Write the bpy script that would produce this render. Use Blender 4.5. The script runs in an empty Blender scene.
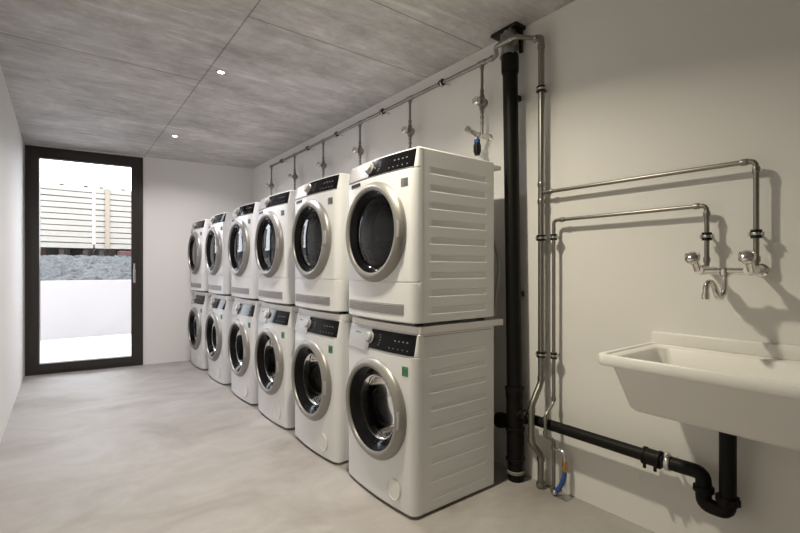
import bpy, bmesh, math, random
from mathutils import Vector, Matrix
random.seed(7)
PI = math.pi
scn = bpy.context.scene
COL = scn.collection

# ------------------------------------------------------------------ camera
cam_d = bpy.data.cameras.new('camera')
cam = bpy.data.objects.new('camera', cam_d)
COL.objects.link(cam)
cam.location = (0, 0, 1.154)
cam.rotation_euler = (PI/2, 0, -math.radians(37.24))
cam_d.sensor_width = 36
cam_d.lens = 36*446/800
cam_d.shift_y = 2.5/800
cam_d.clip_start = 0.02
scn.camera = cam

# ------------------------------------------------------------------ world: bright overcast sky
w = bpy.data.worlds.new('sky'); scn.world = w; w.use_nodes = True
wn = w.node_tree; wn.nodes.clear()
bg = wn.nodes.new('ShaderNodeBackground'); wo = wn.nodes.new('ShaderNodeOutputWorld')
bg.inputs[0].default_value = (0.90, 0.93, 1.0, 1); bg.inputs[1].default_value = 6.5
wn.links.new(bg.outputs[0], wo.inputs[0])

LAMP_POWER = 25.5
LAMP_WARM = (1.0, 0.92, 0.73)
LAMP_NEUTRAL = (1.0, 0.95, 0.95)

scn.view_settings.view_transform = 'Standard'
scn.view_settings.look = 'None'
scn.view_settings.gamma = 1
scn.view_settings.use_curve_mapping = False
scn.view_settings.exposure = 0.0

# ------------------------------------------------------------------ materials
def mat(name, col, rough=.5, metal=0.0, spec=.5, coat=0.0, noise=None, bump=None):
    m = bpy.data.materials.new(name); m.use_nodes = True
    nt = m.node_tree; b = nt.nodes['Principled BSDF']
    b.inputs['Base Color'].default_value = (*col, 1)
    b.inputs['Roughness'].default_value = rough
    b.inputs['Metallic'].default_value = metal
    b.inputs['Specular IOR Level'].default_value = spec
    b.inputs['Coat Weight'].default_value = coat
    tc = nt.nodes.new('ShaderNodeTexCoord')
    if noise is None: noise = (6.0, .04)
    n = nt.nodes.new('ShaderNodeTexNoise'); n.inputs['Scale'].default_value = noise[0]
    n.inputs['Detail'].default_value = 6
    nt.links.new(tc.outputs['Object'], n.inputs['Vector'])
    r = nt.nodes.new('ShaderNodeMapRange')
    r.inputs['To Min'].default_value = 1-noise[1]; r.inputs['To Max'].default_value = 1+noise[1]
    nt.links.new(n.outputs['Fac'], r.inputs['Value'])
    mx = nt.nodes.new('ShaderNodeVectorMath'); mx.operation = 'SCALE'
    mx.inputs[0].default_value = col
    nt.links.new(r.outputs['Result'], mx.inputs['Scale'])
    nt.links.new(mx.outputs['Vector'], b.inputs['Base Color'])
    if bump:
        n2 = nt.nodes.new('ShaderNodeTexNoise'); n2.inputs['Scale'].default_value = bump[0]; n2.inputs['Detail'].default_value = 5
        nt.links.new(tc.outputs['Object'], n2.inputs['Vector'])
        bp = nt.nodes.new('ShaderNodeBump'); bp.inputs['Strength'].default_value = bump[1]; bp.inputs['Distance'].default_value = .01
        nt.links.new(n2.outputs['Fac'], bp.inputs['Height']); nt.links.new(bp.outputs['Normal'], b.inputs['Normal'])
    return m

def thin_glass(name, tint, ior=1.5, gloss=.9):
    m = bpy.data.materials.new(name); m.use_nodes = True
    nt = m.node_tree; nt.nodes.clear()
    t = nt.nodes.new('ShaderNodeBsdfTransparent'); t.inputs[0].default_value = (*tint, 1)
    g = nt.nodes.new('ShaderNodeBsdfGlossy'); g.inputs['Roughness'].default_value = .03
    g.inputs['Color'].default_value = (gloss, gloss, gloss, 1)
    f = nt.nodes.new('ShaderNodeFresnel'); f.inputs['IOR'].default_value = ior
    mx = nt.nodes.new('ShaderNodeMixShader'); o = nt.nodes.new('ShaderNodeOutputMaterial')
    nt.links.new(f.outputs[0], mx.inputs[0]); nt.links.new(t.outputs[0], mx.inputs[1]); nt.links.new(g.outputs[0], mx.inputs[2])
    nt.links.new(mx.outputs[0], o.inputs[0])
    return m

def emit(name, col, s):
    m = bpy.data.materials.new(name); m.use_nodes = True
    b = m.node_tree.nodes['Principled BSDF']
    b.inputs['Emission Color'].default_value = (*col, 1); b.inputs['Emission Strength'].default_value = s
    return m

def floor_material():
    m = bpy.data.materials.new('polished_screed'); m.use_nodes = True
    nt = m.node_tree; L = nt.links.new; b = nt.nodes['Principled BSDF']
    tc = nt.nodes.new('ShaderNodeTexCoord')
    mp = nt.nodes.new('ShaderNodeMapping'); mp.inputs['Scale'].default_value = (.75, 1.0, 1); mp.inputs['Rotation'].default_value = (0, 0, .35)
    L(tc.outputs['Object'], mp.inputs['Vector'])
    n1 = nt.nodes.new('ShaderNodeTexNoise'); n1.inputs['Scale'].default_value = 2.0; n1.inputs['Detail'].default_value = 9
    n1.inputs['Roughness'].default_value = .62; n1.inputs['Distortion'].default_value = .7
    L(mp.outputs['Vector'], n1.inputs['Vector'])
    cr = nt.nodes.new('ShaderNodeValToRGB')
    e = cr.color_ramp.elements
    e[0].position = .28; e[0].color = (.29, .265, .235, 1)
    e[1].position = .66; e[1].color = (.435, .415, .40, 1)
    el = cr.color_ramp.elements.new(.47); el.color = (.375, .35, .33, 1)
    L(n1.outputs['Fac'], cr.inputs['Fac'])
    # trowel blotches
    n2 = nt.nodes.new('ShaderNodeTexNoise'); n2.inputs['Scale'].default_value = 5; n2.inputs['Detail'].default_value = 6; n2.inputs['Distortion'].default_value = 2
    L(mp.outputs['Vector'], n2.inputs['Vector'])
    r2 = nt.nodes.new('ShaderNodeMapRange'); r2.inputs['From Min'].default_value = .3; r2.inputs['From Max'].default_value = .7
    r2.inputs['To Min'].default_value = .90; r2.inputs['To Max'].default_value = 1.06
    L(n2.outputs['Fac'], r2.inputs['Value'])
    sc = nt.nodes.new('ShaderNodeVectorMath'); sc.operation = 'SCALE'
    L(cr.outputs['Color'], sc.inputs[0]); L(r2.outputs['Result'], sc.inputs['Scale'])
    L(sc.outputs['Vector'], b.inputs['Base Color'])
    r3 = nt.nodes.new('ShaderNodeMapRange'); r3.inputs['From Min'].default_value = .3; r3.inputs['From Max'].default_value = .7
    r3.inputs['To Min'].default_value = .48; r3.inputs['To Max'].default_value = .68
    L(n2.outputs['Fac'], r3.inputs['Value']); L(r3.outputs['Result'], b.inputs['Roughness'])
    bp = nt.nodes.new('ShaderNodeBump'); bp.inputs['Strength'].default_value = .08; bp.inputs['Distance'].default_value = .01
    L(n1.outputs['Fac'], bp.inputs['Height']); L(bp.outputs['Normal'], b.inputs['Normal'])
    return m

def ceiling_material():
    m = bpy.data.materials.new('board_cast_concrete'); m.use_nodes = True
    nt = m.node_tree; L = nt.links.new; b = nt.nodes['Principled BSDF']
    b.inputs['Roughness'].default_value = .62
    tc = nt.nodes.new('ShaderNodeTexCoord')
    def nz(scale, mscale, detail=7, dist=0., rough=.6):
        mp = nt.nodes.new('ShaderNodeMapping'); mp.inputs['Scale'].default_value = mscale
        L(tc.outputs['Object'], mp.inputs['Vector'])
        n = nt.nodes.new('ShaderNodeTexNoise'); n.inputs['Scale'].default_value = scale; n.inputs['Detail'].default_value = detail
        n.inputs['Distortion'].default_value = dist; n.inputs['Roughness'].default_value = rough
        L(mp.outputs['Vector'], n.inputs['Vector']); return n.outputs['Fac']
    def mr(x, a, b_, c, d):
        r = nt.nodes.new('ShaderNodeMapRange'); L(x, r.inputs['Value'])
        r.inputs['From Min'].default_value = a; r.inputs['From Max'].default_value = b_
        r.inputs['To Min'].default_value = c; r.inputs['To Max'].default_value = d
        return r.outputs['Result']
    def mth(op, a, b_):
        n = nt.nodes.new('ShaderNodeMath'); n.operation = op
        for i, v in enumerate((a, b_)):
            if isinstance(v, (int, float)): n.inputs[i].default_value = v
            else: L(v, n.inputs[i])
        return n.outputs[0]
    cloud = mr(nz(2.3, (.9, 1.2, 1), 12, .3, .74), .34, .66, .68, 1.24)
    streak = mr(nz(2.6, (.6, 2.0, 1), 9, 1.6, .7), .3, .7, .90, 1.10)
    fine = mr(nz(16, (.35, 1.6, 1), 8, .5, .7), .32, .68, .86, 1.12)
    v = mth('MULTIPLY', mth('MULTIPLY', cloud, streak), fine)
    # formwork joints: one along the room, shorter ones across, different either side of it
    sx = nt.nodes.new('ShaderNodeSeparateXYZ'); L(tc.outputs['Object'], sx.inputs[0])
    X, Y = sx.outputs['X'], sx.outputs['Y']
    def line(c, pos, wd):
        return mth('LESS_THAN', mth('ABSOLUTE', mth('SUBTRACT', c, pos), 0), wd)
    right = mth('GREATER_THAN', X, .80); left = mth('SUBTRACT', 1, right)
    seam = line(X, .80, .0045)
    for p in (2.40, 1.88, 4.2): seam = mth('MAXIMUM', seam, mth('MULTIPLY', line(Y, p, .005), right))
    for p in (3.43, 5.47, 1.4): seam = mth('MAXIMUM', seam, mth('MULTIPLY', line(Y, p, .005), left))
    v = mth('MULTIPLY', v, mth('SUBTRACT', 1, mth('MULTIPLY', seam, .5)))
    wisp = mr(nz(2.0, (.5, 8.0, 1), 5, .3), .60, .70, 1.0, 1.28)      # pale wisps drawn out across the room
    v = mth('MULTIPLY', v, wisp)
    drk = mr(nz(4.5, (.7, 1.6, 1), 6, 1.0), .64, .74, 1.0, .80)        # darker damp patches
    v = mth('MULTIPLY', v, drk)
    cc = nt.nodes.new('ShaderNodeVectorMath'); cc.operation = 'SCALE'; cc.inputs[0].default_value = (.52, .50, .49)
    L(v, cc.inputs['Scale']); L(cc.outputs['Vector'], b.inputs['Base Color'])
    rr = mr(nz(2.6, (.35, 3.5, 1), 6, .5), .35, .65, .42, .7); L(rr, b.inputs['Roughness'])
    bp = nt.nodes.new('ShaderNodeBump'); bp.inputs['Strength'].default_value = .25; bp.inputs['Distance'].default_value = .004
    L(v, bp.inputs['Height']); L(bp.outputs['Normal'], b.inputs['Normal'])
    return m

M = {}
M['wall'] = mat('white_plaster', (.82, .805, .78), .75, noise=(1.3, .02), bump=(60, .04))
M['floor'] = floor_material()
M['ceiling'] = ceiling_material()
M['enamel'] = mat('white_enamel', (.77, .775, .785), .28, coat=.3, noise=(3, .01))
M['plastic_white'] = mat('white_plastic', (.80, .79, .77), .35, noise=(3, .01))
M['silver'] = mat('silver_plastic', (.46, .455, .45), .36, metal=.45)
M['ring'] = mat('satin_chrome_ring', (.31, .298, .28), .40, metal=.6)
M['black_gloss'] = mat('black_glass_panel', (.005, .005, .006), .10, spec=.12)
M['black_plastic'] = mat('black_plastic', (.010, .009, .008), .4, spec=.35, noise=(9, .15))
M['pipe_black'] = mat('black_pe_pipe', (.007, .006, .005), .5, spec=.2, noise=(9, .15))
M['gasket'] = mat('dark_rubber', (.03, .03, .032), .6)
M['drum'] = mat('drum_steel', (.42, .415, .41), .32, metal=1.0, noise=(40, .25))
M['glass_w'] = thin_glass('washer_door_glass', (.24, .25, .26), 1.33)
M['glass_d'] = thin_glass('dryer_door_glass', (.16, .19, .22), 1.42)
M['pane'] = thin_glass('clear_pane', (.97, .98, .98), 1.3)
M['steel'] = mat('stainless_pipe', (.30, .285, .26), .36, metal=1.0, noise=(12, .12))
M['chrome'] = mat('chrome', (.72, .70, .67), .12, metal=1.0)
M['valve'] = mat('grey_valve_metal', (.27, .255, .23), .42, metal=.6, noise=(20, .12))
M['zinc'] = mat('zinc_clamp', (.62, .62, .60), .3, metal=1.0)
M['brass'] = mat('brass', (.55, .36, .14), .35, metal=1.0)
M['blue_rubber'] = mat('blue_rubber_hose', (.03, .09, .32), .5)
M['sink'] = mat('off_white_sink_plastic', (.87, .855, .82), .3, noise=(3, .01))
M['bronze'] = mat('dark_bronze_aluminium', (.040, .034, .029), .4, metal=.3)
M['grille'] = mat('grey_grille', (.33, .32, .315), .5)
M['mark'] = mat('light_print', (.15, .15, .15), .5)
M['dark_mark'] = mat('dark_print', (.10, .10, .11), .5)
M['green'] = mat('green_sticker', (.03, .30, .08), .5)
M['wrap'] = mat('foil_wrap', (.26, .255, .24), .4, metal=.45, noise=(18, .45), bump=(22, .8))
M['grey_pipe'] = mat('pale_ring', (.24, .23, .20), .6)
M['lamp'] = emit('lamp_disc', (1.0, .95, .88), 22)
M['terrace'] = mat('pale_terrace_slab', (.46, .46, .45), .8, noise=(3, .03))
M['ret_wall'] = mat('pale_render', (.27, .25, .245), .85, noise=(2, .03))
M['gravel'] = mat('grey_gravel', (.060, .061, .062), .9, noise=(22, 1.4), bump=(34, 1.0))
M['board'] = mat('pale_boards', (.26, .24, .21), .7, noise=(5, .12))
M['beige'] = mat('beige_batten', (.22, .18, .13), .7, noise=(8, .1))
M['dark_gap'] = mat('board_backing', (.12, .09, .07), .8)
M['tyre'] = mat('tyre_rubber', (.008, .008, .008), .8)
M['rim'] = mat('wheel_rim', (.08, .08, .085), .45, metal=.5)
M['red'] = mat('red_paint', (.06, .015, .012), .6)
M['teal'] = mat('teal_plastic', (.006, .05, .045), .6)
M['rust'] = mat('rusty_timber', (.03, .018, .015), .8, noise=(6, .3))

# ------------------------------------------------------------------ mesh helpers
def build(name, bm, m, parent=None, smooth=None, mats=None):
    bmesh.ops.remove_doubles(bm, verts=bm.verts, dist=1e-6)
    bmesh.ops.recalc_face_normals(bm, faces=bm.faces)
    me = bpy.data.meshes.new(name); bm.to_mesh(me); bm.free()
    for mm in (mats or [m]): me.materials.append(mm)
    if smooth:
        me.polygons.foreach_set('use_smooth', [True]*len(me.polygons))
        me.set_sharp_from_angle(angle=math.radians(smooth))
    o = bpy.data.objects.new(name, me); COL.objects.link(o)
    if parent is not None: o.parent = parent
    return o

def box(bm, x0, x1, y0, y1, z0, z1, mx=None):
    r = bmesh.ops.create_cube(bm, size=1)
    vs = r['verts']
    T = Matrix.Translation(((x0+x1)/2, (y0+y1)/2, (z0+z1)/2)) @ Matrix.Diagonal((x1-x0, y1-y0, z1-z0, 1))
    bmesh.ops.transform(bm, matrix=(mx @ T) if mx else T, verts=vs)
    return vs

def rbox(bm, x0, x1, y0, y1, z0, z1, r=.004, seg=2):
    b2 = bmesh.new(); box(b2, x0, x1, y0, y1, z0, z1)
    bmesh.ops.bevel(b2, geom=b2.edges[:], offset=r, segments=seg, affect='EDGES', profile=.5)
    tmp = bpy.data.meshes.new('t'); b2.to_mesh(tmp); b2.free(); bm.from_mesh(tmp); bpy.data.meshes.remove(tmp)

def frame_for(d):
    d = d.normalized()
    up = Vector((0, 0, 1)) if abs(d.z) < .9 else Vector((1, 0, 0))
    a = d.cross(up).normalized(); return a, d.cross(a).normalized()

def fillet(pts, R, n=5):
    pts = [Vector(p) for p in pts]; out = [pts[0]]
    for i in range(1, len(pts)-1):
        p, a, b = pts[i], pts[i-1]-pts[i], pts[i+1]-pts[i]
        r = min(R, a.length*.48, b.length*.48)
        A = p+a.normalized()*r; B = p+b.normalized()*r
        for k in range(n+1):
            t = k/n; out.append(A*(1-t)**2+p*2*t*(1-t)+B*t*t)
    out.append(pts[-1]); return out

def sweep(bm, pts, r, R=.03, seg=14, cap=True):
    path = fillet(pts, R) if len(pts) > 2 else [Vector(p) for p in pts]
    rs = r if isinstance(r, (list, tuple)) else [r]*len(path)
    a, b = frame_for(path[1]-path[0]); rings = []
    for i, p in enumerate(path):
        d = (path[min(i+1, len(path)-1)]-path[max(i-1, 0)]).normalized()
        a = (a-d*a.dot(d)).normalized(); b = d.cross(a)
        rings.append([bm.verts.new(p+(a*math.cos(2*PI*k/seg)+b*math.sin(2*PI*k/seg))*rs[i]) for k in range(seg)])
    for i in range(len(rings)-1):
        for k in range(seg):
            bm.faces.new((rings[i][k], rings[i][(k+1) % seg], rings[i+1][(k+1) % seg], rings[i+1][k]))
    if cap:
        bm.faces.new(rings[0][::-1]); bm.faces.new(rings[-1])

def lathe(bm, o, axis, prof, seg=48, close=False):
    """prof: list of (radius, distance along axis)"""
    o = Vector(o); d = Vector(axis).normalized(); a, b = frame_for(d); rings = []
    for (r, h) in prof:
        if r < 1e-5: rings.append([bm.verts.new(o+d*h)])
        else: rings.append([bm.verts.new(o+d*h+(a*math.cos(2*PI*k/seg)+b*math.sin(2*PI*k/seg))*r) for k in range(seg)])
    n = len(rings)
    for i in range(n if close else n-1):
        A, B = rings[i], rings[(i+1) % n]
        for k in range(seg):
            q = (A[k % len(A)], A[(k+1) % len(A)], B[(k+1) % len(B)], B[k % len(B)])
            u = []
            for v in q:
                if v not in u: u.append(v)
            if len(u) > 2: bm.faces.new(u)

def collar(bm, p, d, r, w, seg=18):
    d = Vector(d).normalized(); p = Vector(p)
    lathe(bm, p-d*w/2, d, [(0, 0), (r*.94, 0), (r, w*.12), (r, w*.88), (r*.94, w), (0, w)], seg)

def fit(root, name, p, d, r, w, m=None, seg=18):
    bm = bmesh.new(); collar(bm, rel(root, p), d, r, w, seg); return build(name, bm, m or M['steel'], root, 40)

def thing(name, loc, label, cat, group=None, rz=0):
    o = bpy.data.objects.new(name, None); COL.objects.link(o)
    o.location = loc; o.rotation_euler = (0, 0, rz); o.empty_display_size = .05
    return tag(o, label, cat, group)

def tag(o, label, cat, group=None, kind=None):
    o['label'] = label; o['category'] = cat
    if group: o['group'] = group
    if kind: o['kind'] = kind
    return o

def struct(o): o['kind'] = 'structure'; return o

def rel(root, p): return Vector(p)-root.location
def relp(root, pts): return [rel(root, p) for p in pts]

def copy_tree(o, parent=None):
    c = o.copy(); COL.objects.link(c)
    if parent is not None: c.parent = parent
    for ch in list(o.children): copy_tree(ch, c)
    return c

# ------------------------------------------------------------------ room shell
XL, XR, YB, ZC = -.32, 2.07, -1.9, 2.511
FA = Vector((-.32, 6.281)); FB = Vector((2.07, 6.00))         # inside face of the far wall, slightly askew
fd = (FB-FA); FLEN = fd.length; FANG = math.atan2(fd.y, fd.x)
FM = Matrix.Translation((FA.x, FA.y, 0)) @ Matrix.Rotation(FANG, 4, 'Z')   # local x along the wall, y outward

def prism(bm, poly, z0, z1):
    lo = [bm.verts.new((x, y, z0)) for x, y in poly]; hi = [bm.verts.new((x, y, z1)) for x, y in poly]
    bm.faces.new(lo[::-1]); bm.faces.new(hi)
    for i in range(len(poly)):
        j = (i+1) % len(poly); bm.faces.new((lo[i], lo[j], hi[j], hi[i]))

foot = [(XL-.25, YB-.2), (XR+.25, YB-.2), (XR+.25, 6.22), (XL-.25, 6.52)]
bm = bmesh.new(); prism(bm, foot, -.2, 0); struct(build('floor', bm, M['floor']))
bm = bmesh.new(); prism(bm, foot, ZC, ZC+.25); struct(build('ceiling', bm, M['ceiling']))
bm = bmesh.new(); prism(bm, [(XL-.25, YB), (XL, YB), (XL, 6.281), (XL-.25, 6.31)], 0, ZC); struct(build('wall_left', bm, M['wall']))
bm = bmesh.new(); prism(bm, [(XR, YB), (XR+.25, YB), (XR+.25, 5.97), (XR, 6.00)], 0, ZC); struct(build('wall_right', bm, M['wall']))
bm = bmesh.new(); box(bm, XL-.25, XR+.25, YB-.2, YB, 0, ZC); struct(build('wall_rear', bm, M['wall']))
D0, D1, DT = .012, 1.115, 2.492
bm = bmesh.new()
box(bm, D1, FLEN+.25, 0, .24, 0, ZC, FM); box(bm, -.25, D0, .0005, .24, 0, ZC, FM); box(bm, D0, D1, 0, .24, DT, ZC, FM)
struct(build('wall_far', bm, M['wall']))

# glazed door in the far wall
door = bpy.data.objects.new('door_1', None); COL.objects.link(door); struct(door)
door.matrix_world = FM
y0, y1 = -.012, .07
def rect_frame(bm, a, b, c, d, t, ya, yb, tb=None):
    tb = tb or t
    rbox(bm, a, a+t, ya, yb, c, d, .002, 1); rbox(bm, b-t, b, ya, yb, c, d, .002, 1)
    rbox(bm, a+t, b-t, ya, yb, d-t, d, .002, 1); rbox(bm, a+t, b-t, ya, yb, c, c+tb, .002, 1)
bm = bmesh.new(); rect_frame(bm, D0, D1, .0, DT, .055, y0, .09, .045); build('door_frame', bm, M['bronze'], door)
bm = bmesh.new(); rect_frame(bm, D0+.050, D1-.050, .04, DT-.050, .072, y0-.010, .06, .075); sash = build('door_sash', bm, M['bronze'], door)
bm = bmesh.new(); box(bm, D0+.12, D1-.12, .025, .045, .12, DT-.118); build('pane', bm, M['pane'], door)
bm = bmesh.new()
hx = D1-.09
rbox(bm, hx-.014, hx+.014, y0-.018, y0-.010, .99, 1.15, .003)
sweep(bm, [(hx, y0-.012, 1.10), (hx, y0-.06, 1.10), (hx, y0-.06, 1.22)], .009, .012)
build('door_handle', bm, M['zinc'], door, 40)

# ------------------------------------------------------------------ outside
bm = bmesh.new(); box(bm, -7, 9, 6.53, 9.4, -.2, -.02); box(bm, D0-.4, D1+.4, .24, .6, -.2, -.02, FM)
struct(build('ground_terrace', bm, M['terrace']))
bm = bmesh.new(); box(bm, -7, 9, 9.4, 9.65, -.2, .955); struct(build('wall_outside', bm, M['ret_wall']))
bm = bmesh.new()
nx, ny = 150, 36
gv = {}
for i in range(nx+1):
    for j in range(ny+1):
        x = -5+12*i/nx; y = 9.72+2.8*j/ny; t = j/ny
        z = .90+.52*min(1, t*1.25)+random.uniform(-.05, .05)
        gv[i, j] = bm.verts.new((x+random.uniform(-.03, .03), y+random.uniform(-.03, .03), z))
for i in range(nx):
    for j in range(ny): bm.faces.new((gv[i, j], gv[i+1, j], gv[i+1, j+1], gv[i, j+1]))
for j in (0, ny):
    pass
tag(build('gravel_bank', bm, M['gravel']), 'bank of loose grey stones above the pale wall outside', 'gravel', kind='stuff')
bm = bmesh.new(); box(bm, -7, 9, 12.5, 22, .9, 1.40); struct(build('ground_yard', bm, M['gravel']))

def board_stack(x0, x1, label):
    t = thing('board_screen', ((x0+x1)/2, 13.5, 1.40), label, 'board screen')
    h0 = 1.66; n = 11; ph = (3.19-h0)/n
    for k in range(n):
        bm = bmesh.new(); z = h0+k*ph-1.40
        hw = (x1-x0)/2
        rbox(bm, -hw, hw, -.03-.012*(k % 2), .02, z+.008, z+ph-.012, .004, 1)
        o = build('board', bm, M['board'], t); o.rotation_euler = (0, math.radians(random.uniform(-.35, .35)), 0)
    bm = bmesh.new(); box(bm, -(x1-x0)/2+.01, (x1-x0)/2-.01, .025, .05, h0-1.40, 3.15-1.40); build('backing', bm, M['dark_gap'], t)
    for px in (-(x1-x0)/2+.15, (x1-x0)/2-.15, 0):
        bm = bmesh.new(); box(bm, px-.05, px+.05, .05, .12, 0, 3.23-1.40); build('post', bm, M['rust'], t)
    return t
board_stack(-2.2, -.65, 'pale horizontal board screen outside behind left edge of glass door')
board_stack(-.62, .64, 'wide pale board screen seen through middle of the glass door')
b3 = board_stack(.67, 1.9, 'pale board screen with a beige batten at right of the glass door')
bm = bmesh.new(); rbox(bm, -.40, -.30, -.07, -.045, .26, 1.79, .004, 1); build('batten', bm, M['beige'], b3)

trl = thing('flatbed_trailer', (-.1, 14.65, 1.40), 'dark parked trailer with wheels under the pale boards outside', 'trailer')
bm = bmesh.new(); rbox(bm, -2.0, 1.9, -.3, 1.2, .30, .42, .01); build('flatbed', bm, M['rust'], trl)
bm = bmesh.new(); rbox(bm, -2.0, 1.9, .25, .33, .0, .40, .005); build('skirt', bm, M['gasket'], trl)
for wx in (.9, -1.1):
    bm = bmesh.new(); sweep(bm, [(wx, -.6, .16), (wx, 1.0, .16)], .02, seg=10); build('axle', bm, M['gasket'], trl)
for k in range(8):
    bm = bmesh.new(); rbox(bm, -1.9+k*.5, -1.72+k*.5, -.34, .2, .08, .32, .01); build('chassis_block', bm, M['red'] if k in (2, 3, 7) else M['rust'], trl)
for wx in (.9, -1.1):
    for wy in (-.60, 1.0):
        bm = bmesh.new(); lathe(bm, (wx, wy, .16), (0, -1, 0), [(.085, 0), (.135, 0), (.15, .03), (.15, .15), (.135, .18), (.085, .18)], 32, True)
        wh = build('wheel', bm, M['tyre'], trl, 40)
        bm = bmesh.new(); lathe(bm, (wx, wy, .16), (0, -1, 0), [(0, .1), (.03, .12), (.04, .15), (.06, .12), (.088, .17), (.088, .02), (0, .02)], 28); build('rim', bm, M['rim'], wh, 40)
tag(build('machine_crate', (lambda b: (rbox(b, 1.12, 2.0, 12.85, 13.25, 1.42, 1.60, .02), b)[1])(bmesh.new()), M['red']), 'red steel crate low under boards at right outside', 'crate')
tag(build('plastic_crate', (lambda b: (rbox(b, 1.02, 1.26, 12.6, 12.8, 1.40, 1.49, .01), b)[1])(bmesh.new()), M['teal']), 'small teal crate on the gravel below the red crate', 'crate')

# ------------------------------------------------------------------ machines (face -x, origin at base centre of the front line)
HW, DEP = .30, .524
def front_x(y, z, z1, seams=()):
    a = min(abs(y), HW)
    r = .040; k = 0.0
    if a <= HW-r: x = -.042+.017*(a/(HW-r))**2
    else:
        q = (a-(HW-r))/r; x = -.025+.043*(1-math.sqrt(max(0, 1-q*q))); k = q**3
    if z > z1: x += (z-z1)*.30*(1-k)
    for s in seams:
        if abs(z-s) < .0022: x += .004
    return x

def make_body(name, ztop, z1, seams, ribs, ribh):
    bm = bmesh.new()
    z0 = .014
    zs = {z0, z0+.006, ztop-.006, ztop, z1, z1+.002}
    for s in seams: zs |= {s-.004, s-.002, s+.002, s+.004}
    for c in ribs: zs |= {c-ribh/2-.004, c-ribh/2, c+ribh/2, c+ribh/2+.006}
    zs |= {g for g in (z0+.04*i for i in range(1, int((ztop-z0)/.04))) if min(abs(g-q) for q in zs) > .006}
    zs = sorted(zs); zz = [zs[0]]
    for z in zs[1:]:
        if z-zz[-1] > .0005: zz.append(z)
    zs = zz
    ys = [-HW+.040*(1-math.sin(t*PI/2/8)) for t in range(9)]      # dense at the rounded corner
    ys = sorted(set([round(v, 5) for v in ys] + [round(-v, 5) for v in ys] + [round(-.255+.51*i/24, 5) for i in range(25)]))
    R = [('x', .030), ('x', .040), ('x', .075), ('x', .092), ('x', .452), ('x', .467), ('x', DEP)]
    def fz(z):
        for c in ribs:
            lo, hi = c-ribh/2, c+ribh/2
            if lo-1e-4 <= z <= hi+1e-4: return 1.0
        return 0.0
    def inset(z):          # edge softening at top and bottom
        return .004 if (z <= z0+.001 or z >= ztop-.001) else 0
    F, S = {}, {-1: {}, 1: {}}
    for j, z in enumerate(zs):
        for i, y in enumerate(ys):
            e = inset(z)
            F[i, j] = bm.verts.new((front_x(y, z, z1, seams)+e, y*(1-e/HW), z))
        for s in (-1, 1):
            first = F[0, j] if s < 0 else F[len(ys)-1, j]
            S[s][0, j] = first
            for k, (_, x) in enumerate(R):
                d = .006*fz(z) if k in (3, 4) else 0
                if k == 0: d = 0
                if k == 1 : d = .0015
                if k >= 2 and k not in (3, 4): d = .0015
                if k in (3, 4): d = .0015+.0030*fz(z)
                xx = max(x, first.co.x+.004+k*.002)
                S[s][k+1, j] = bm.verts.new((xx, s*(HW-d-inset(z)), z))
    nk = len(R)
    for j in range(len(zs)-1):
        for i in range(len(ys)-1): bm.faces.new((F[i, j], F[i+1, j], F[i+1, j+1], F[i, j+1]))
        for s in (-1, 1):
            for k in range(nk):
                q = (S[s][k, j], S[s][k+1, j], S[s][k+1, j+1], S[s][k, j+1]); bm.faces.new(q)
        bm.faces.new((S[-1][nk, j], S[1][nk, j], S[1][nk, j+1], S[-1][nk, j+1]))
    for j in (0, len(zs)-1):
        loop = [F[i, j] for i in range(len(ys))]+[S[1][k, j] for k in range(1, nk+1)]+[S[-1][k, j] for k in range(nk, 0, -1)]
        bm.faces.new(loop)
    return bm

ZD = .453
def cut_hole(o, r, depth):
    bm = bmesh.new(); lathe(bm, (-.2, 0, ZD), (1, 0, 0), [(0, 0), (r, 0), (r, .2+depth), (0, .2+depth)], 56)
    c = build('cutter', bm, M['gasket'])
    md = o.modifiers.new('b', 'BOOLEAN'); md.operation = 'DIFFERENCE'; md.solver = 'EXACT'; md.object = c
    dg = bpy.context.evaluated_depsgraph_get(); dg.update()
    me = bpy.data.meshes.new_from_object(o.evaluated_get(dg))
    o.modifiers.clear(); old = o.data; o.data = me; bpy.data.meshes.remove(old)
    if not me.materials: me.materials.append(M['enamel'])
    me.polygons.foreach_set('use_smooth', [True]*len(me.polygons)); me.set_sharp_from_angle(angle=math.radians(24))
    for p in me.polygons:                    # crisp pressed beads on the flat sides
        if abs(p.center[1]) > .288 and p.center[0] > .035: p.use_smooth = False
    bpy.data.objects.remove(c)

def patch(bm, ya, yb, za, zb, z1, off, th=.006, n=14, nz=2):
    """curved slab lying on the front skin"""
    g = {}
    for i in range(n+1):
        for j in range(nz+1):
            y = ya+(yb-ya)*i/n; z = za+(zb-za)*j/nz; x = front_x(y, z, z1)
            g[i, j, 0] = bm.verts.new((x-off, y, z)); g[i, j, 1] = bm.verts.new((x-off+th, y, z))
    for i in range(n):
        for j in range(nz):
            bm.faces.new((g[i, j, 0], g[i+1, j, 0], g[i+1, j+1, 0], g[i, j+1, 0]))
            bm.faces.new((g[i, j, 1], g[i, j+1, 1], g[i+1, j+1, 1], g[i+1, j, 1]))
    for i in range(n):
        bm.faces.new((g[i, 0, 0], g[i, 0, 1], g[i+1, 0, 1], g[i+1, 0, 0])); bm.faces.new((g[i, nz, 0], g[i+1, nz, 0], g[i+1, nz, 1], g[i, nz, 1]))
    for j in range(nz):
        bm.faces.new((g[0, j, 0], g[0, j+1, 0], g[0, j+1, 1], g[0, j, 1])); bm.faces.new((g[n, j, 0], g[n, j, 1], g[n, j+1, 1], g[n, j+1, 0]))

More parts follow.
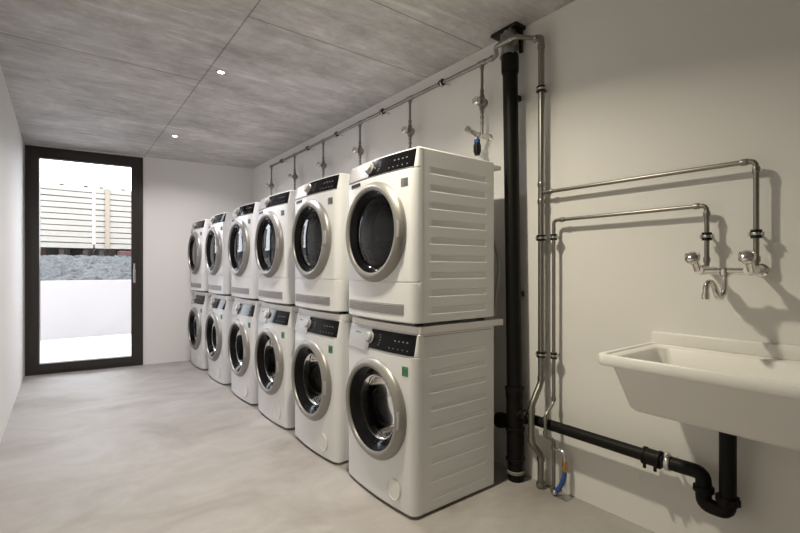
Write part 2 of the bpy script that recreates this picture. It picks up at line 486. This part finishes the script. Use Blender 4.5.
AX = (-1, 0, 0)
def door_parts(t, glass, dryer):
    bm = bmesh.new()
    lathe(bm, (0, 0, ZD), AX, [(.250, .010), (.254, .030), (.253, .044), (.249, .052), (.229, .070), (.224, .0715), (.215, .070), (.209, .066), (.2065, .058), (.206, .010)], 72, True)
    ring = build('door_ring', bm, M['ring'], t, 35)
    bm = bmesh.new()
    lathe(bm, (0, 0, ZD), AX, [(.2065, .058), (.200, .056), (.175, .030), (.158, .012), (.150, .010), (.150, -.02), (.2065, -.001)], 64, True)
    build('door_bezel', bm, M['black_gloss'], t, 35)
    bm = bmesh.new()
    if dryer:
        lathe(bm, (0, 0, ZD), AX, [(.178, .033), (.165, .040), (.12, .047), (.06, .051), (0, .052)], 64)
    else:
        lathe(bm, (0, 0, ZD), AX, [(.160, .016), (.150, .012), (.140, -.02), (.128, -.065), (.105, -.085), (.06, -.094), (0, -.096)], 64)
    build('door_glass', bm, M[glass], t, 60)
    # gasket and drum behind
    bm = bmesh.new()
    lathe(bm, (0, 0, ZD), AX, [(.196, -.003), (.150, -.012), (.155, -.05), (.165, -.07), (.196, -.075)], 56, True)
    build('gasket', bm, M['gasket'], t, 40)
    bm = bmesh.new()
    lathe(bm, (0, 0, ZD), AX, [(.192, -.08), (.194, -.30), (.17, -.318), (.06, -.322), (.04, -.30), (0, -.298)], 56)
    for k in range(3):                        # lifter ribs
        a = PI/2+k*2*PI/3+.4
        c, s = math.cos(a), math.sin(a)
        mx = Matrix(((1, 0, 0, 0), (0, c, -s, 0), (0, s, c, ZD), (0, 0, 0, 1)))
        box(bm, .09, .31, .15, .20, -.02, .02, mx)
    build('drum', bm, M['drum'], t, 35)
    bm = bmesh.new()                            # pull handle in the near side of the ring
    a = math.radians(8)
    pts = [(-.066-.004*math.cos(u*6), -.238*math.cos(a*u), ZD+.238*math.sin(a*u)+.0) for u in (-1.2, -.6, 0, .6, 1.2)]
    sweep(bm, [(-.062, p[1], p[2]) for p in pts], .0085, .01, 10)
    build('door_handle', bm, M['silver'], t, 50)

def panel_marks(z1, za, zb, panel, dryer):
    bm = bmesh.new(); h = zb-za
    for i in range(5):
        y = -.255+i*.032; patch(bm, y, y+.007, za+h*.19, za+h*.24, z1, .0056, .001, 1, 1)
    for i in range(4):
        y = -.245+i*.028; patch(bm, y, y+.010, za+h*.57, za+h*.63, z1, .0056, .001, 1, 1)
    for (y, q) in ((-.04, .75), (-.045, .62), (-.048, .48), (-.045, .34), (-.04, .22)):
        patch(bm, y, y+.012, za+h*q, za+h*(q+.03), z1, .0056, .001, 1, 1)
    build('panel_marks', bm, M['mark'], panel)

def feet(t):
    for x in (.05, DEP-.05):
        for y in (-.25, .25):
            bm = bmesh.new(); lathe(bm, (x, y, 0), (0, 0, 1), [(0, 0), (.022, 0), (.022, .006), (.012, .008), (.012, .016), (0, .016)], 20)
            build('foot', bm, M['black_plastic'], t)

def make_washer():
    t = thing('washing_machine', (0, 0, 0), '', 'washing machine', 'washing machines in the bottom row')
    z1 = .742
    bm = make_body('body', .852, z1, (.746,), [.078+.0838*i for i in range(9)], .020)
    b = build('body', bm, M['enamel'], t, 24); cut_hole(b, .198, .33)
    # worktop with rear overhang
    bm = bmesh.new()
    pts = [(front_x(y, .86, z1)-.001, y) for y in [-.30+.6*i/24 for i in range(25)]]
    poly = pts+[(.597, .30), (.597, -.30)]
    poly = [(x, y) for x, y in poly]
    prism(bm, poly, .853, .884)
    tp = build('worktop', bm, M['plastic_white'], t)
    bm = bmesh.new()
    prism(bm, [(.035, -.301), (.16, -.301), (.19, -.301), (.50, -.301), (.50, -.299), (.035, -.299)], .838, .842)
    build('edge_groove', bm, M['grille'], b)
    bm = bmesh.new(); patch(bm, -.288, .045, .752, .846, z1, .005); cp = build('control_panel', bm, M['black_gloss'], t, 30)
    panel_marks(z1, .752, .846, cp, False)
    bm = bmesh.new(); patch(bm, .048, .288, .735, .842, z1, .006, .008); dr = build('detergent_drawer', bm, M['silver'], t, 30)
    bm = bmesh.new(); patch(bm, .15, .21, .812, .818, z1, .0068, .001, 3, 1); build('drawer_print', bm, M['dark_mark'], dr)
    kn = (front_x(.05, .80, z1)-.004, .05, .80)
    bm = bmesh.new(); lathe(bm, kn, (-.957, 0, .29), [(0, -.004), (.032, -.004), (.032, .004), (.027, .006), (.025, .020), (.020, .024), (0, .024)], 36)
    build('programme_knob', bm, M['silver'], t, 35)
    door_parts(t, 'glass_w', False)
    bm = bmesh.new()
    c = (front_x(-.165, .105, z1)+.001, -.165, .105)
    lathe(bm, c, (-1, 0, 0), [(0, 0), (.050, 0), (.050, .006), (.048, .007), (.047, .0045), (.0, .0055)], 40)
    o = build('filter_cap', bm, M['plastic_white'], t, 30)
    bm = bmesh.new(); patch(bm, -.262, -.222, .655, .700, z1, .0015, .002, 2, 1); st = build('energy_sticker', bm, M['green'], t)
    bm = bmesh.new(); patch(bm, -.258, -.240, .668, .690, z1, .0025, .001, 1, 1); patch(bm, -.236, -.227, .663, .694, z1, .0025, .001, 1, 1)
    build('sticker_print', bm, M['dark_mark'], st)
    feet(t)
    return t

def make_dryer():
    t = thing('tumble_dryer', (0, 0, 0), '', 'tumble dryer', 'tumble dryers in the top row')
    z1 = .728
    bm = make_body('body', .832, z1, (.204, .733), [.069+.0826*i for i in range(9)], .026)
    b = build('body', bm, M['enamel'], t, 24); cut_hole(b, .198, .33)
    bm = bmesh.new(); rbox(bm, .515, .595, -.29, .29, .800, .822, .003, 1); build('rear_lip', bm, M['plastic_white'], t)
    bm = bmesh.new(); patch(bm, -.288, .045, .738, .823, z1, .005); cp = build('control_panel', bm, M['black_gloss'], t, 30)
    panel_marks(z1, .738, .823, cp, True)
    bm = bmesh.new(); patch(bm, .048, .288, .738, .823, z1, .006, .008); build('water_drawer', bm, M['silver'], t, 30)
    bm = bmesh.new(); patch(bm, .13, .23, .705, .722, z1, .003, .004); build('drawer_grip', bm, M['black_plastic'], t, 30)
    kn = (front_x(.05, .783, z1)-.004, .05, .783)
    bm = bmesh.new(); lathe(bm, kn, (-.957, 0, .29), [(0, -.004), (.032, -.004), (.032, .004), (.027, .006), (.025, .020), (.020, .024), (0, .024)], 36)
    build('programme_knob', bm, M['silver'], t, 35)
    door_parts(t, 'glass_d', True)
    bm = bmesh.new(); patch(bm, -.235, .285, .050, .100, z1, .0015, .003, 16, 1); vg = build('vent_grille', bm, M['grille'], t, 30)
    bm = bmesh.new()
    for k in range(5): patch(bm, -.230, .280, .056+k*.009, .058+k*.009, z1, .004, .003, 16, 1)
    build('grille_slat', bm, M['silver'], vg)
    bm = bmesh.new(); patch(bm, -.262, -.215, .652, .690, z1, .0015, .002, 2, 1); st = build('energy_sticker', bm, M['mark'], t)
    bm = bmesh.new(); patch(bm, -.258, -.238, .656, .686, z1, .0025, .001, 1, 1); build('sticker_print', bm, M['dark_mark'], st)
    feet(t)
    return t

YK = [1.5775, 2.296, 3.010, 3.729, 4.555, 5.363]
XM = 1.300
wl = ['white washing machine nearest the black soil pipe, ribbed side in full view',
      'white washing machine second from the soil pipe in the bottom row',
      'white washing machine third from the soil pipe in the bottom row',
      'white washing machine third from the far wall in the bottom row',
      'white washing machine next to last before the far wall',
      'small looking white washing machine against the far wall, farthest away']
dl = ['white tumble dryer nearest the soil pipe, stacked with ribbed side in full view',
      'white tumble dryer second from the soil pipe in the top row',
      'white tumble dryer third from the soil pipe in the top row',
      'white tumble dryer third from the far wall in the top row',
      'white tumble dryer next to last before the far wall, top row',
      'white tumble dryer in top row farthest away, against the far wall']
wa, dr = make_washer(), make_dryer()
for i, y in enumerate(YK):
    a = wa if i == 0 else copy_tree(wa); b = dr if i == 0 else copy_tree(dr)
    a.location = (XM, y+HW, 0); b.location = (XM, y+HW, .888)
    a['label'] = wl[i]; b['label'] = dl[i]

# ------------------------------------------------------------------ ceiling supply pipe with branches
XP, ZP = 2.00, 2.382
BY = [1.822, 2.512, 3.186, 3.845, 4.501, 5.166]
def clamp_mesh(root, p, axis, r, towards, wall_dist, name='pipe_clamp', lug=None):
    """rubber lined steel clamp around a pipe, with a rod to the wall"""
    p = rel(root, p); d = Vector(axis).normalized(); to = Vector(towards)
    bm = bmesh.new()
    for s in (-1, 1): collar(bm, p+d*s*.0105, d, r+.0085, .010)
    c = build(name, bm, M['black_plastic'], root, 35)
    bm = bmesh.new(); collar(bm, p, d, r+.0065, .012)
    sd = d.cross(to).normalized()
    for s in (-1, 1):
        q = p+sd*s*(r+.010); sweep(bm, [q-d*.007, q+d*.007], .006, seg=8); sweep(bm, [q-to*.012, q+to*.012], .003, seg=6)
    sweep(bm, [p+to*r, p+to*(wall_dist-.001)], .005, seg=8)
    build('clamp_band', bm, M['zinc'], c, 35)

sp = thing('water_supply_pipe', (2.0, 3.4, 2.382), 'long thin steel water pipe running under the ceiling above the dryers', 'water pipe')
bm = bmesh.new()
path = [(XP, BY[5], ZP), (XP, 1.705, ZP), (1.922, 1.655, ZP+.008), (1.922, 1.51, ZP+.005), (XP+.005, 1.462, ZP+.002), (XP+.005, 1.44, ZP)]
sweep(bm, relp(sp, path), .0125, .03)
build('pipe_run', bm, M['steel'], sp, 50)
for i, y in enumerate(BY):
    zb = 1.955 if i == 0 else 1.93
    bm = bmesh.new(); sweep(bm, relp(sp, [(XP, y, ZP), (XP, y, zb)]), .0085); 
    build('branch_pipe', bm, M['steel'], sp, 40)
    for z in (2.215, 2.19): fit(sp, 'pipe_nut', (XP, y, z), (0, 0, 1), .0125, .018)
    for z in (2.09, 2.06, 2.025): fit(sp, 'pipe_nut', (XP, y, z), (0, 0, 1), .0115, .016)
    bm = bmesh.new(); collar(bm, rel(sp, (XP, y, ZP)), (0, 1, 0), .0165, .06); collar(bm, rel(sp, (XP, y, ZP-.02)), (0, 0, 1), .0125, .03)
    build('tee_fitting', bm, M['steel'], sp, 40)
for p in ((XP, 1.745, ZP), (1.9225, 1.615, ZP+.0078), (1.9225, 1.545, ZP+.0058)):
    fit(sp, 'elbow_fitting', p, (0, 1, 0), .016, .022)
for y in (4.853, 4.182, 3.588, 2.857, 2.174):
    clamp_mesh(sp, (XP, y, ZP), (0, 1, 0), .0125, (1, 0, 0), XR-XP)

vlab = ['above the wall tap beside the soil pipe', 'above the nearest tumble dryer', 'above the second nearest tumble dryer',
        'above the third nearest tumble dryer', 'next to last towards the far wall', 'nearest to the far wall']
ZV = 2.145
def make_valve():
    v = thing('shutoff_valve', (XP, BY[0], ZV), '', 'valve', 'shut-off valves on the ceiling pipe')
    bm = bmesh.new(); lathe(bm, (.005, 0, 0), (-1, 0, 0), [(0, -.022), (.020, -.022), (.026, -.018), (.028, 0), (.027, .014), (.016, .018), (.014, .045), (0, .045)], 28)
    collar(bm, (0, 0, .03), (0, 0, 1), .016, .02); collar(bm, (0, 0, -.03), (0, 0, 1), .016, .02)
    build('valve_body', bm, M['valve'], v, 35)
    bm = bmesh.new(); lathe(bm, (-.035, 0, 0), (-1, 0, 0), [(0, 0), (.020, 0), (.024, .006), (.025, .016), (.0235, .026), (.017, .032), (0, .033)], 24)
    build('handwheel', bm, M['chrome'], v, 35)
    return v
v0 = make_valve()
for i, y in enumerate(BY):
    v = v0 if i == 0 else copy_tree(v0)
    v.location = (XP, y, ZV); v['label'] = 'round grey shut-off valve '+vlab[i]

tapw = thing('wall_tap', (2.07, 1.822, 1.948), 'small chrome wall tap with black hose end, beside the soil pipe', 'tap')
bm = bmesh.new()
lathe(bm, (0, 0, 0), (-1, 0, 0), [(0, 0), (.022, 0), (.022, .004), (.014, .010), (.013, .05), (.016, .055), (.016, .10), (.012, .105), (.012, .13), (0, .13)], 24)
sweep(bm, [(-.105, 0, 0), (-.112, 0, -.012), (-.112, 0, -.035)], .011, .01)
build('tap_body', bm, M['chrome'], tapw, 35)
bm = bmesh.new(); sweep(bm, [(-.12, 0, .004), (-.15, 0, .012), (-.198, 0, .022)], [.014, .014, .014, .015, .016, .016, .014, .012], .02) if False else None
sweep(bm, [(-.125, 0, 0), (-.195, 0, .018)], [.015, .012]); collar(bm, (-.19, 0, .017), (-1, 0, .25), .017, .02)
build('tap_lever', bm, M['chrome'], tapw, 35)
bm = bmesh.new(); collar(bm, (-.112, 0, -.04), (0, 0, 1), .018, .024); build('blue_collar', bm, M['blue_rubber'], tapw, 35)
bm = bmesh.new(); lathe(bm, (-.112, 0, -.05), (0, 0, -1), [(0, 0), (.018, 0), (.020, .01), (.020, .05), (.016, .072), (0, .075)], 20)
for k in range(10):
    a = k*2*PI/10; box(bm, -.112+.0195*math.cos(a)-.002, -.112+.0195*math.cos(a)+.002, .0195*math.sin(a)-.002, .0195*math.sin(a)+.002, -.105, -.06)
build('hose_connector', bm, M['black_plastic'], tapw, 35)

# ------------------------------------------------------------------ riser and pipes to the sink tap
XS = 2.020
rs = thing('water_riser_pipe', (XS, 1.424, 0), 'thick steel riser pipe with upper arm leading to the sink tap', 'water pipe')
R0 = .0165
bm = bmesh.new()
path = [(XS, 1.47, ZP), (XS, 1.424, ZP), (XS, 1.424, .56), (1.936, 1.424, .445), (1.936, 1.424, .255), (XS-.004, 1.424, .175), (XS-.004, 1.424, .004)]
sweep(bm, relp(rs, path), R0, .026, 16); build('riser', bm, M['steel'], rs, 50)
for p, a in (((XS, 1.424, 2.33), (0, 0, 1)), ((XS, 1.424, .575), (0, 0, 1)), ((1.936, 1.424, .425), (0, 0, 1)), ((1.936, 1.424, .275), (0, 0, 1)), ((XS-.004, 1.424, .15), (0, 0, 1)),
             ((XS, 1.424, 1.60), (0, 0, 1)), ((XS, 1.424, 1.51), (0, 0, 1))):
    fit(rs, 'press_fitting', p, a, R0*1.2, .024)
fit(rs, 'floor_sleeve', (XS-.004, 1.424, .018), (0, 0, 1), .024, .026)
bm = bmesh.new(); sweep(bm, relp(rs, [(XS, 1.424, 1.556), (XS, .509, 1.550), (XS, .509, 1.165), (XS-.004, .509, 1.150)]), .0092, .025); build('sink_branch', bm, M['steel'], rs, 50)
for p, a in (((XS, 1.37, 1.556), (0, 1, 0)), ((XS, .545, 1.550), (0, 1, 0)), ((XS, .509, 1.515), (0, 0, 1)), ((XS, .509, 1.19), (0, 0, 1))):
    fit(rs, 'branch_fitting', p, a, .0125, .022)
for z in (2.103, 1.318, .703): clamp_mesh(rs, (XS, 1.424, z), (0, 0, 1), R0, (1, 0, 0), XR-XS)
clamp_mesh(rs, (XS, .509, 1.282), (0, 0, 1), .0092, (1, 0, 0), XR-XS)

ss = thing('sink_supply_pipe', (XS, 1.349, 0), 'thin steel pipe right of the riser with lower arm to sink tap', 'water pipe')
bm = bmesh.new()
sweep(bm, relp(ss, [(XS, .6655, 1.165), (XS, .6655, 1.404), (XS, 1.349, 1.404), (XS, 1.349, .47), (1.942, 1.345, .415), (1.942, 1.345, .31), (XS, 1.349, .275), (XS, 1.349, .004)]), .0088, .022)
build('pipe_run', bm, M['steel'], ss, 50)
for p, a in (((XS, .6655, 1.19), (0, 0, 1)), ((XS, .6655, 1.37), (0, 0, 1)), ((XS, .70, 1.404), (0, 1, 0)), ((XS, 1.30, 1.404), (0, 1, 0)), ((XS, 1.349, .485), (0, 0, 1)),
             ((1.942, 1.345, .40), (0, 0, 1)), ((1.942, 1.345, .325), (0, 0, 1)), ((XS, 1.349, .235), (0, 0, 1))):
    fit(ss, 'press_fitting', p, a, .0122, .02)
fit(ss, 'floor_sleeve', (XS, 1.349, .016), (0, 0, 1), .017, .022)
bm = bmesh.new(); sweep(bm, relp(ss, [(XS, 1.349, .232), (XS, 1.286, .230), (XS, 1.286, .17)]), .0095, .02); build('hose_branch', bm, M['zinc'], ss, 50)
fit(ss, 'brass_nipple', (XS, 1.286, .172), (0, 0, 1), .013, .03, M['brass'], 12); fit(ss, 'brass_nut', (XS, 1.286, .148), (0, 0, 1), .0155, .026, M['brass'], 6)
for z in (1.318, .708): clamp_mesh(ss, (XS, 1.349, z), (0, 0, 1), .0088, (1, 0, 0), XR-XS)
clamp_mesh(ss, (XS, .6655, 1.282), (0, 0, 1), .0088, (1, 0, 0), XR-XS)

hz = thing('blue_hose', (XS, 1.305, 0), 'short blue rubber hose curving down from brass nut to floor', 'hose')
bm = bmesh.new(); sweep(bm, relp(hz, [(XS, 1.286, .145), (XS-.003, 1.287, .10), (XS-.008, 1.307, .05), (XS-.016, 1.330, .0145)]), .0115, .04); build('hose', bm, M['blue_rubber'], hz, 50)
bm = bmesh.new(); collar(bm, rel(hz, (XS-.018, 1.330, .016)), (0, .7, .7), .0145, .016); box(bm, -.03, .03, -.045, .0, .001, .006); build('hose_clip', bm, M['zinc'], hz, 30)

# ------------------------------------------------------------------ soil pipe
XK, YS = 1.985, 1.562
so = thing('soil_pipe', (XK, YS, 0), 'thick black vertical soil pipe right of the machines', 'drain pipe')
SOIL_LEAN = math.radians(-1.0)
bm = bmesh.new(); sweep(bm, [(0, 0, .0), (0, 0, 2.26)], .041, seg=32); build('pipe', bm, M['pipe_black'], so, 50)
for z, w, r in ((2.29, .10, .048), (.475, .06, .049), (.395, .20, .046), (.19, .18, .047), (.08, .16, .0435)): fit(so, 'socket', (XK, YS, z), (0, 0, 1), r, w, M['pipe_black'], 32)
for z, r in ((.50, .052), (.28, .052), (.115, .052)): fit(so, 'socket_rim', (XK, YS, z), (0, 0, 1), r, .016, M['pipe_black'], 32)
bm = bmesh.new(); sweep(bm, [(0, 0, .360), (-.0, -.085, .360)], .033, seg=24); collar(bm, (-.0, -.075, .360), (0, -1, 0), .037, .03, 24)
sweep(bm, [(0, 0, .33), (-.0, .10, .30)], .037, seg=24); collar(bm, (0, .10, .30), (0, 1, -.3), .043, .04, 24)
build('side_branch', bm, M['pipe_black'], so, 40)
bm = bmesh.new(); collar(bm, (0, 0, .048), (0, 0, 1), .0485, .018, 32); build('grey_ring', bm, M['grey_pipe'], so, 40)
bm = bmesh.new()
segs = 28; rings = []
for i in range(15):
    t = i/14; z = 2.31+.19*t; cx = .034*t-.004*math.sin(t*5); cy = .030*t
    ring = []
    for k in range(segs):
        a = 2*PI*k/segs; r = .043+.006*math.sin(3*a+9*t)+.005*math.sin(7*a-14*t)+random.uniform(-.002, .002)
        if i == 0: r = .040
        ring.append(bm.verts.new((cx+r*math.cos(a), cy+r*math.sin(a), z)))
    rings.append(ring)
for i in range(14):
    for k in range(segs): bm.faces.new((rings[i][k], rings[i][(k+1) % segs], rings[i+1][(k+1) % segs], rings[i+1][k]))
build('foil_wrap', bm, M['wrap'], so, 60)
bm = bmesh.new(); box(bm, -.008, .080, -.050, .130, 2.492, 2.508); rbox(bm, .050, .068, -.04, -.02, 2.36, 2.50, .004); build('ceiling_collar', bm, M['black_plastic'], so)
# wall bracket of the stack
for z in (2.10, 1.0):
    bm = bmesh.new(); rbox(bm, .035, .083, -.012, .012, z, z+.03, .003); build('wall_bracket', bm, M['black_plastic'], so)

so.rotation_euler = (SOIL_LEAN, 0, 0)
# ------------------------------------------------------------------ waste pipe of the sink
XD, ZD2 = 1.985, .359
dp = thing('sink_waste_pipe', (XD, 1.05, 0), 'black waste pipe with curved trap running low along wall to sink', 'waste pipe')
bm = bmesh.new(); sweep(bm, relp(dp, [(XD, 1.48, ZD2), (XD, .81, ZD2)]), .0265, seg=24); build('long_pipe', bm, M['pipe_black'], dp, 50)
bm = bmesh.new(); collar(bm, rel(dp, (XD, .853, ZD2)), (0, 1, 0), .034, .075, 24)
for yy in (.883, .823): collar(bm, rel(dp, (XD, yy, ZD2)), (0, 1, 0), .037, .012, 24)
for yy in (.874, .832): rbox(bm, -.03, -.020, yy-1.05-.006, yy-1.05+.006, ZD2-.045, ZD2-.02, .002, 1)
build('coupling', bm, M['pipe_black'], dp, 40)
bm = bmesh.new(); collar(bm, rel(dp, (XD, .790, ZD2)), (0, 1, 0), .033, .020, 24)
q = rel(dp, (XD-.012, .790, ZD2+.036)); sweep(bm, [q+Vector((-.022, 0, 0)), q+Vector((.02, 0, 0))], .005, seg=8); rbox(bm, q.x-.012, q.x+.010, q.y-.009, q.y+.009, q.z-.008, q.z+.008, .002, 1)
sweep(bm, relp(dp, [(XD+.02, .790, ZD2), (XR, .790, ZD2)]), .005, seg=8)
build('hose_clamp', bm, M['zinc'], dp, 40)
YA, YV = .665, .586
bm = bmesh.new(); sweep(bm, relp(dp, [(XD, .80, ZD2), (XD, YA, ZD2+.003), (XD, YA, .292)]), .0275, .055, 24)
sweep(bm, relp(dp, [(XD, YA, .302), (XD, YA, .243), (XD, YV, .243), (XD, YV, .302)]), .0275, .0385, 24)
build('trap', bm, M['pipe_black'], dp, 50)
bm = bmesh.new(); collar(bm, rel(dp, (XD, YA, .302)), (0, 0, 1), .036, .022, 24); collar(bm, rel(dp, (XD, YV, .290)), (0, 0, 1), .037, .030, 16)
for k in range(8):
    a = 2*PI*k/8; c = rel(dp, (XD, YV, .290)); sweep(bm, [c+Vector((.036*math.cos(a), .036*math.sin(a), -.012)), c+Vector((.036*math.cos(a), .036*math.sin(a), .012))], .005, seg=6)
build('trap_nut', bm, M['pipe_black'], dp, 40)
bm = bmesh.new(); sweep(bm, relp(dp, [(XD, YV, .29), (XD, YV, .636)]), .0275, seg=24); build('tail_pipe', bm, M['pipe_black'], dp, 50)

# ------------------------------------------------------------------ sink
sk = thing('utility_sink', (1.835, .548, .64), 'off-white wall-hung utility sink with raised back edge', 'sink')
def rrect(cx, cy, hx, hy, r, n=6):
    pts = []
    for (sx, sy, a0) in ((1, 1, 0), (-1, 1, 90), (-1, -1, 180), (1, -1, 270)):
        for k in range(n+1):
            a = math.radians(a0+90*k/n); pts.append((cx+sx*(hx-r)+r*math.cos(a), cy+sy*(hy-r)+r*math.sin(a)))
    return pts
def loops(bm, L, closed=False):
    R = [[bm.verts.new((x, y, z)) for x, y in pts] for pts, z in L]
    n = len(R[0])
    for i in range(len(R)-1 if not closed else len(R)):
        A, B = R[i], R[(i+1) % len(R)]
        for k in range(n): bm.faces.new((A[k], A[(k+1) % n], B[(k+1) % n], B[k]))
    return R
ZR = .836-.64
hx, hy = .235, .345
bm = bmesh.new()
L = [(rrect(0, 0, hx-.022, hy-.022, .03), ZR-.040), (rrect(0, 0, hx-.003, hy-.003, .035), ZR-.039), (rrect(0, 0, hx, hy, .035), ZR-.033), (rrect(0, 0, hx, hy, .035), ZR-.004),
     (rrect(0, 0, hx-.003, hy-.003, .033), ZR), (rrect(0, 0, hx-.020, hy-.020, .03), ZR), (rrect(0, 0, hx-.024, hy-.024, .03), ZR-.006),
     (rrect(-.005, 0, hx-.046, hy-.050, .045), ZR-.008), (rrect(-.005, 0, hx-.052, hy-.056, .045), ZR-.014),
     (rrect(0.0, 0, hx-.075, hy-.092, .05), .03), (rrect(0.02, 0, hx-.11, hy-.13, .05), .008)]
R = loops(bm, L)
bm.faces.new(R[-1])
# outer shell of the bowl
L2 = [(rrect(0, 0, hx-.022, hy-.022, .03), ZR-.040), (rrect(-.002, 0, hx-.034, hy-.040, .03), ZR-.041), (rrect(0.0, 0, hx-.062, hy-.090, .03), .006), (rrect(.005, 0, hx-.070, hy-.100, .03), -.006), (rrect(.02, 0, hx-.105, hy-.14, .05), -.020)]
R2 = loops(bm, L2); bm.faces.new(R2[-1][::-1])
basin = build('basin', bm, M['sink'], sk, 40)
bm = bmesh.new(); rbox(bm, hx-.026, hx-.001, -hy+.010, hy-.010, ZR-.004, ZR+.048, .006, 3)

build('back_edge', bm, M['sink'], sk, 40)
bm = bmesh.new(); lathe(bm, (XD-1.835, YV-.548, .010), (0, 0, 1), [(0, .0), (.02, .002), (.032, .006), (.036, .002), (.036, -.002)], 24); build('drain_plate', bm, M['chrome'], sk, 40)

# ------------------------------------------------------------------ mixer tap
mt = thing('mixer_tap', (2.07, .584, 1.150), 'chrome wall mixer tap with two handles and curved spout above sink', 'tap')
XB = 1.945-2.07
bm = bmesh.new()
sweep(bm, [(XB, -.085, -.004), (XB, .085, -.004)], .0125, seg=20)
for s in (-1, 1):
    y = s*.0775
    fl = .024 if s < 0 else .016
    lathe(bm, (0, y, 0), (-1, 0, 0), [(0, 0), (fl, 0), (fl, .004), (.015, .010), (.013, .016), (.012, .085), (.020, .088), (.020, .115), (.016, .125), (.016, .145), (0, .147)], 28)
collar(bm, (XB, 0, -.008), (0, 0, 1), .017, .03)
build('tap_body', bm, M['chrome'], mt, 40)
bm = bmesh.new()
sweep(bm, [(XB, 0, -.005), (XB, 0, -.085), (XB-.03, .010, -.108), (XB-.045, .018, -.060), (XB-.06, .026, -.040), (XB-.080, .033, -.055), (XB-.082, .034, -.100)], .0105, .028, 18)
collar(bm, (XB-.082, .034, -.095), (0, 0, 1), .0128, .022)
build('spout', bm, M['chrome'], mt, 50)
for s in (-1, 1):
    bm = bmesh.new(); y = s*.0835
    sweep(bm, [(XB-.015, y, .0), (XB-.035, y, .028), (XB-.052, y, .045)], .0125, .02, 16)
    c = Vector((XB-.06, y, .046))
    lathe(bm, c-Vector((-.6, 0, .5)).normalized()*.012, (-.75, 0, .45), [(0, 0), (.014, 0), (.024, .006), (.026, .014), (.022, .024), (.012, .029), (0, .030)], 24)
    for k in range(3):
        a = 2*PI*k/3+.5; v = Vector((0, math.cos(a), math.sin(a))); sweep(bm, [c, c+v*.026], [.010, .008], seg=10)
    build('tap_handle', bm, M['chrome'], mt, 50)

# ------------------------------------------------------------------ hose behind the nearest dryer
hb = thing('dryer_hose', (1.86, 1.62, .9), 'grey corrugated hose behind the nearest tumble dryer', 'hose')
bm = bmesh.new(); sweep(bm, [(-.036, .05, .45), (.02, .02, .44), (.055, -.005, .30), (.035, 0, .12), (.02, .01, .0)], .011, .05, 10); build('hose', bm, M['grille'], hb, 50)

# ------------------------------------------------------------------ recessed ceiling lights
LY = [(.877, 3.192, 'recessed ceiling spotlight glowing white, nearer of the two in view', 1), (.926, 5.013, 'recessed ceiling spotlight glowing white near the far wall', 1),
      (.88, 1.53, 'recessed ceiling spotlight just above the frame, nearest the camera', 0)]
for (x, y, lab, vis) in LY:
    t = thing('ceiling_spotlight', (x, y, ZC), lab, 'ceiling light', 'recessed ceiling spotlights')
    bm = bmesh.new(); lathe(bm, (0, 0, 0), (0, 0, -1), [(.021, 0), (.030, 0), (.029, .004), (.024, .005), (.021, .002)], 32, True); build('trim_ring', bm, M['silver'], t, 40)
    bm = bmesh.new(); lathe(bm, (0, 0, -.001), (0, 0, -1), [(0, 0), (.021, 0), (.021, .001), (0, .0015)], 28); build('lens', bm, M['lamp'], t)
    ld = bpy.data.lights.new('spotlight_beam', 'AREA'); ld.shape = 'DISK'; ld.size = .11; ld.energy = LAMP_POWER*(1.0 if y < 2 else .66); ld.spread = math.radians(142 if y < 2 else 150)
    ld.color = LAMP_WARM if y < 2 else LAMP_NEUTRAL
    lo = bpy.data.objects.new('spotlight_beam', ld); COL.objects.link(lo); lo.parent = t; lo.location = (0, 0, -.008)
